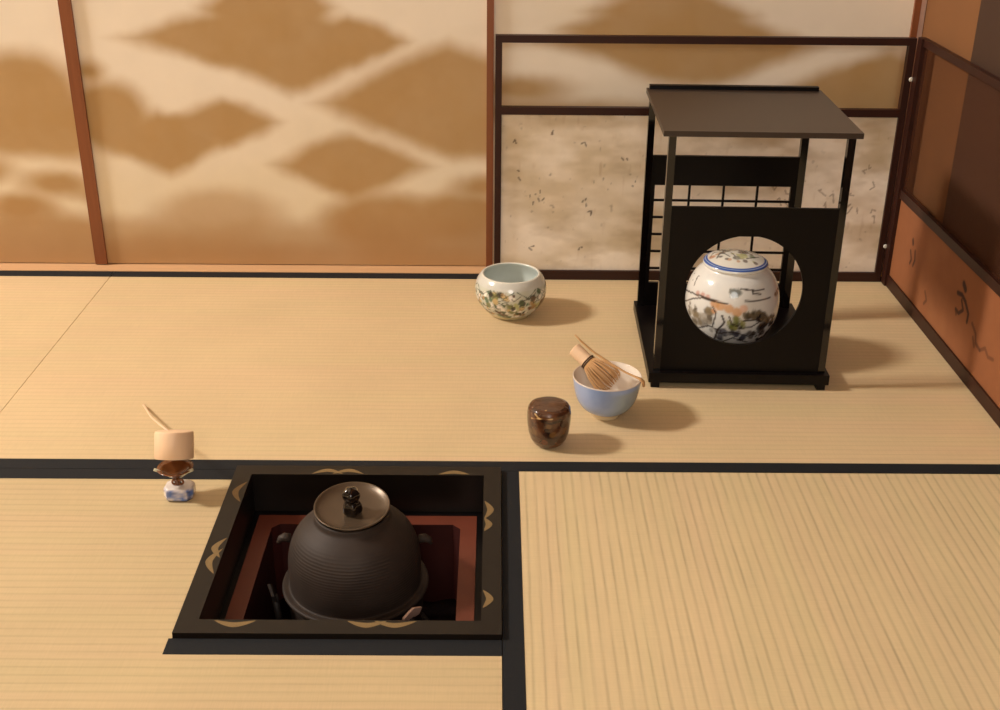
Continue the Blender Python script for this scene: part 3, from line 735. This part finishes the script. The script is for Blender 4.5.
# ------------------------------------------------------------------ tea caddy
NC = Vector((.0795, .0925, .0008))
tc_ = thing('tea_caddy', 'small dark brown lacquered tea caddy in front of the blue bowl', 'tea caddy', NC)
bp_ = [(0, 0), (.018, 0), (.0215, .001), (.0255, .0045), (.0305, .013), (.0340, .025), (.0358, .038), (.0362, .0455), (0, .0455)]
lp_ = [(0, .0459), (.0364, .0459), (.0366, .052), (.0364, .060), (.0352, .0675), (.0325, .0715), (.027, .0737), (.015, .0747), (0, .075)]
for nm, pr, sd in (('caddy_body', bp_, 1), ('caddy_lid', lp_, 2)):
    pr2 = [pr[0]]
    for a, b2 in zip(pr, pr[1:]):
        for t in range(1, 9): pr2.append((a[0]+(b2[0]-a[0])*t/8, a[1]+(b2[1]-a[1])*t/8))
    ob = MB().lathe(pr2, NC, 160).build(nm, M['lacpaint'], tc_, autosmooth=35)
    P = verts_of(ob); pt = Painter(P, (62, 34, 18))
    pt.mix(np.clip(.25+2.4*vnoise(P, 70, sd, 3), 0, 1)*.8, (104, 62, 34))
    nd = Vector((-.09-0, -1.745, 0)).normalized(); sd_ = Vector((-nd.y, nd.x, 0))
    def Q(u, z, rad=.036): 
        u = max(-.99, min(.99, u)); v = nd*math.sqrt(1-u*u)+sd_*u; return np.array((v.x*rad, v.y*rad, z))
    if nm == 'caddy_body':
        pt.stroke([Q(-.1, .044), Q(.05, .034), Q(.1, .02, .033)], .0035, (34, 16, 8), .8)
        pt.spot(Q(.2, .034), .006, (122, 88, 48), a=.75); pt.spot(Q(-.2, .018, .032), .005, (116, 66, 44), a=.7); pt.spot(Q(.5, .025, .034), .006, (50, 24, 12), a=.7)
        pt.spot(Q(-.7, .035), .007, (120, 86, 46), a=.5); pt.spot(Q(.75, .036), .006, (110, 76, 40), a=.5)
    else:
        for e, w_ in (((-.66, .068, .0345), .0012), ((-.22, .0735, .0245), .0013), ((.16, .064, .0365), .0011), ((-.8, .058, .0365), .0009)):
            pt.stroke([Q(-.45, .0625, .036), Q(*e)], w_, (216, 176, 118), .9)
        pt.stroke([Q(-.3, .060), Q(.1, .057), Q(.5, .060)], .003, (34, 18, 10), .8)
        pt.spot(Q(.0, .05), .0045, (116, 84, 46), a=.7)
    pt.put(ob)

# ------------------------------------------------------------------ lid rest and ladle
lr = thing('lid_rest', 'small blue and white porcelain lid rest with a flared brown top under the ladle', 'lid rest', (-.4955, -.082, .0006))
b = MB()
hx = [(-.023, -.008), (-.016, -.0175), (.014, -.0175), (.022, -.009), (.022, .010), (.015, .0165), (-.016, .0165), (-.022, .010)]
nl = 14; rings = []
for k in range(nl+1):
    z = .0205*k/nl; s_ = 1-.09*(1-math.sin(PI*min(1, z/.0205*1.0+.0)))**2
    if k == nl: s_ = .9
    rings.append([b.bm.verts.new((-.4955+x*s_, -.082+y*s_, .0012+z)) for x, y in [((hx[i][0]*(1-t)+hx[(i+1) % 8][0]*t), (hx[i][1]*(1-t)+hx[(i+1) % 8][1]*t)) for i in range(8) for t in (0, .2, .4, .6, .8)]])
for P_, Q_ in zip(rings, rings[1:]):
    for k in range(40): b._face([P_[k], P_[(k+1) % 40], Q_[(k+1) % 40], Q_[k]])
b._face(rings[0][::-1])
# gridded top from the last ring towards the centre
last = rings[-1]; cc = Vector((-.4955, -.082, .0217))
for f in (.85, .65, .45, .25):
    nr = [b.bm.verts.new(cc+(v.co-cc)*f/1.0+Vector((0, 0, .0004))) for v in rings[-1]]
    for k in range(40): b._face([last[k], last[(k+1) % 40], nr[(k+1) % 40], nr[k]])
    last = nr
b._face(last)
ob = b.build('porcelain_base', M['glaze'], lr, autosmooth=50)
P = verts_of(ob); pt = Painter(P, (226, 214, 204))
pt.mix(np.clip(.6+3*vnoise(P, 90, 3, 3), 0, 1)*(P[:, 1] < .0)*(1-sstep(.018, .022, P[:, 2]))*.95, (76, 116, 190))
pt.mix(np.clip(-.1+4*vnoise(P, 130, 6, 2), 0, 1)*.7*(P[:, 2] < .018), (44, 52, 84))
pt.mix((1-sstep(.001, .0035, P[:, 2]))*.8, (60, 48, 48))
pt.put(ob)
st = MB()
st.tube([(-.4965, -.081, .0205), (-.4985, -.0805, .030), (-.4985, -.0805, .038)], [.0055, .0048, .0062], 16)
st.torus((-.5005, -.0845, .0275), .0042, .0018, n=20, m=8, rot=Matrix.Rotation(PI/2, 3, 'X'))
st.torus((-.4925, -.0835, .0275), .0042, .0018, n=20, m=8, rot=Matrix.Rotation(PI/2, 3, 'X'))
st.build('stem', M['brownlac'], lr, smooth=True)
fp = [(0, .034), (.006, .035), (.012, .0405), (.020, .0475), (.0275, .052), (.0272, .0532), (.0195, .0495), (.011, .0430), (0, .0405)]
MB().lathe(fp, (-.4985, -.0815, .0), 48).build('flared_cup', M['brownlac'], lr, smooth=True)
fm = MB()
for sa in (200, 340):
    a = math.radians(sa); c_, s_ = math.cos(a), math.sin(a)
    fm.tube([(-.4985+.008*c_, -.0815+.008*s_, .0365), (-.4985+.020*c_, -.0815+.020*s_, .0470), (-.4985+.031*c_, -.0815+.031*s_, .0540)], [.0016, .0021, .0026], 8)
fm.build('pale_arms', M['rimglaze'], lr, smooth=True)
ld = thing('bamboo_ladle', 'tan bamboo water ladle resting upside down on the porcelain lid rest', 'ladle', (-.4985, -.0815, .0546))
cp = [(0, .0505), (.0255, .0505), (.0280, .0495), (.0290, .047), (.0292, .030), (.0290, .0095), (.0282, .0085), (.0272, .0095), (.0268, .046), (0, .0475)]
lc = MB().lathe(cp, (-.4985, -.0815, .0590), 64).build('ladle_cup', M['bamboo'], ld, org=(-.4985, -.0815, .0660), autosmooth=40); lc.rotation_euler = (math.radians(-24), 0, 0)
MB().tube([(-.5105, -.0555, .1015), (-.545, .015, .0745), (-.585, .105, .038), (-.632, .215, .0045)], [.0024, .0022, .002, .0024], 8, .55).build('ladle_handle', M['bamboo'], ld, smooth=True)

# ------------------------------------------------------------------ low folding screen
fs = thing('folding_screen', 'low two-panel folding screen with dark red-brown frame around the black shelf', 'folding screen', (.8585, .852, .0007))
Z = .0008
def bar(*a, name='frame_rail'): return MB().box(*a).build(name, M['screenwood'], fs, bevel=.0015)
y0, y1 = .8442, .8600
bar(-.0135, .0005, y0, y1, Z, .5395, name='frame_stile'); bar(.8440, .8580, y0, y1, Z, .5395, name='frame_stile')
bar(.0005, .8440, y0, y1, .5245, .5395); bar(.0005, .8440, y0, y1, .3745, .3905); bar(.0005, .8440, y0, y1, Z, .0215)
xa, xb = .8595, .8750
bar(xa, xb, .8190, .8436, Z, .5425, name='frame_stile'); bar(xa, xb, .000, .0150, Z, .5425, name='frame_stile')
bar(xa+.004, xb, .0150, .8190, .5275, .5425); bar(xa+.004, xb, .0150, .8190, .2050, .2240); bar(xa+.004, xb, .0150, .8190, Z, .0270)
gm, gnt, gb = new_mat('brown_gauze'); gb.inputs['Alpha'].default_value = .2; gb.inputs['Roughness'].default_value = .9; gb.inputs['Specular IOR Level'].default_value = .1
gw = gnt.nodes.new('ShaderNodeTexNoise'); gw.inputs['Scale'].default_value = 500; gx = gnt.nodes.new('ShaderNodeMix'); gx.data_type = 'RGBA'
gx.inputs[6].default_value = lin((88, 50, 32))+(1,); gx.inputs[7].default_value = lin((94, 54, 34))+(1,); gnt.links.new(gw.outputs['Fac'], gx.inputs[0]); gnt.links.new(gx.outputs[2], gb.inputs['Base Color'])
gz = MB().box(.8690, .8696, .0148, .8192, .2238, .5278).build('gauze_panel', gm, fs); gz['label'] = 'reddish brown see-through gauze'
for z, dx in ((.4555, .0), (.0855, .0)):
    sd = MB(); nn = 20
    sd.torus((.8575+dx, .8432, z), .0026, .0022, n=20, m=8, rot=Matrix.Rotation(PI/2, 3, 'X'))
    sd.torus((.8575+dx, .8432, z), .0006, .0014, n=20, m=8, rot=Matrix.Rotation(PI/2, 3, 'X'))
    sd.build('hinge_stud', M['ivory'], fs, smooth=True)['label'] = 'white hinge stud'
pl = panel_grid('paper_panel', .0003, .8443, .0212, .3748, .8512, .003, 'y', .0022, M['screenpaper'], fs)
P = verts_of(pl)+np.array(fs['_w']); pt = Painter(P, (252, 240, 224))
S3 = P*np.array([1., 1., 2.4])
pt.mix(np.clip(.12+4.2*vnoise(S3, 6.5, 2, 4), 0, 1)*.62, (190, 166, 122))
pt.mix(np.clip(4.5*vnoise(S3, 7.5, 61, 4)+.1, 0, 1)*.5*sstep(.3, .6, P[:, 0]), (180, 152, 108))
pt.mix(np.clip(-.25+3.4*vnoise(S3, 17, 15, 4), 0, 1)*.4, (176, 150, 112))
pt.mix(np.clip(-.15+3.0*vnoise(S3, 6, 33, 3), 0, 1)*.5, (232, 212, 182))
V3 = P*np.array([1.6, 1., .5])
region = np.clip(.4+2.2*vnoise(P, 9, 51, 2), 0, 1)
pt.mix(np.clip((vnoise(V3, 60, 7, 2)-.22)*7, 0, 1)*.3*region, (170, 132, 88))
pt.mix(np.clip((vnoise(P, 95, 19, 2)-.29)*12, 0, 1)*.6*region, (110, 88, 62))
rs = random.Random(2)
for (mx, mz) in ((.10, .33), (.028, .315), (.075, .205), (.078, .19), (.082, .178), (.182, .165), (.2, .15), (.176, .185), (.06, .08), (.18, .075), (.17, .32), (.27, .28), (.3, .22), (.05, .24)):
    for _ in range(2):
        x_ = mx+rs.uniform(-.012, .012); z_ = mz+rs.uniform(-.01, .01)
        pt.stroke([(x_, .8512, z_), (x_+rs.uniform(-.004, .006), .8512, z_+rs.uniform(-.009, .006))], .0016, (78, 60, 42), .75)
for k in range(34):
    x_ = rs.uniform(.60, .83); z_ = rs.uniform(.05, .36)
    pt.stroke([(x_, .8512, z_), (x_+rs.uniform(-.008, .008), .8512, z_+rs.uniform(-.014, .010)), (x_+rs.uniform(-.012, .012), .8512, z_-rs.uniform(0, .018))], .0015, (120, 92, 62), .6)
pt.put(pl)
pr_ = panel_grid('paper_panel', .0148, .8192, .0266, .2054, .8680, .003, 'x', .0022, M['screenpaper'], fs)
pr_['label'] = 'orange-brown paper panel with brushed marks'
P = verts_of(pr_)+np.array(fs['_w']); pt = Painter(P, (146, 90, 56))
pt.mix(np.clip(.1+2.4*vnoise(P*np.array([1, 1, .6]), 5, 3, 3), 0, 1)*.6, (122, 68, 38))
pt.mix(np.clip(-.2+3*vnoise(P, 9, 8, 3), 0, 1)*.5, (168, 112, 72))
INK = (58, 28, 22)
def W(y, z): return (.868, y, z)
for st_, w_, a_ in ((((.712, .147), (.708, .140)), .0035, .9), (((.716, .122), (.704, .106), (.71, .096)), .0028, .75), (((.690, .130), (.684, .112), (.690, .098)), .0028, .75), (((.60, .075), (.585, .062), (.597, .050)), .0028, .5),
                    (((.420, .164), (.408, .157)), .0052, .95), (((.440, .138), (.418, .142), (.398, .136)), .0036, .9), (((.398, .136), (.376, .121), (.376, .105)), .0034, .9), (((.416, .132), (.402, .118), (.420, .104), (.436, .106)), .003, .8), (((.436, .106), (.430, .098)), .0026, .7),
                    (((.352, .112), (.330, .102), (.322, .086), (.300, .082)), .003, .55), (((.300, .082), (.280, .095), (.262, .086), (.240, .091)), .0028, .45), (((.338, .090), (.326, .078)), .003, .5), (((.2, .12), (.18, .1), (.19, .08)), .003, .6)):
    pt.stroke([W(*q) for q in st_], w_*1.25, INK, min(1, a_*1.15))
pt.put(pr_)

# ------------------------------------------------------------------ light
def area(name, loc, target, size, power, col, shape='DISK'):
    l = bpy.data.lights.new(name, 'AREA'); l.shape = shape; l.size = size; l.energy = power; l.color = col
    o = bpy.data.objects.new(name, l); COL.objects.link(o); o.location = loc
    o.rotation_euler = (Vector(target)-Vector(loc)).to_track_quat('-Z', 'Y').to_euler(); return o
WARM = (1., .80, .58)
area('lamp_light', (-4.2, .17, 3.42), (.9, 1.1, .2), .62, 262, (1., .95, .87))
area('fill_light', (.0, -2.7, 1.6), (.2, .92, .4), 1.1, 26, (1., .95, .88))  # unseen soft fill, added on the camera side to brighten the back wall
w = bpy.data.worlds.new('world'); SC.world = w; w.use_nodes = True
w.node_tree.nodes['Background'].inputs[0].default_value = (1., .95, .9, 1); w.node_tree.nodes['Background'].inputs[1].default_value = .05

# ------------------------------------------------------------------ camera
cd = bpy.data.cameras.new('camera'); cd.sensor_width = 36; cd.lens = 1187.54/1000*36; cd.clip_start = .02
cam = bpy.data.objects.new('camera', cd); COL.objects.link(cam); SC.camera = cam
pit, roll, yaw = .437436, .0089, .005995
fw = Vector((math.sin(yaw)*math.cos(pit), math.cos(yaw)*math.cos(pit), -math.sin(pit))); r0 = Vector((math.cos(yaw), -math.sin(yaw), 0)); u0 = r0.cross(fw)
r1 = r0*math.cos(roll)+u0*math.sin(roll); u1 = -r0*math.sin(roll)+u0*math.cos(roll)
mw = Matrix((r1, u1, -fw)).transposed().to_4x4(); mw.translation = Vector((-.0134, -1.6526, .9795)); cam.matrix_world = mw

for o in bpy.data.objects:
    if '_w' in o: del o['_w']
vs = SC.view_settings
vs.view_transform = 'Standard'; vs.look = 'None'; vs.gamma = 1; vs.use_curve_mapping = False; vs.exposure = -.09
SC.cycles.use_denoising = True
SC.cycles.max_bounces = 8
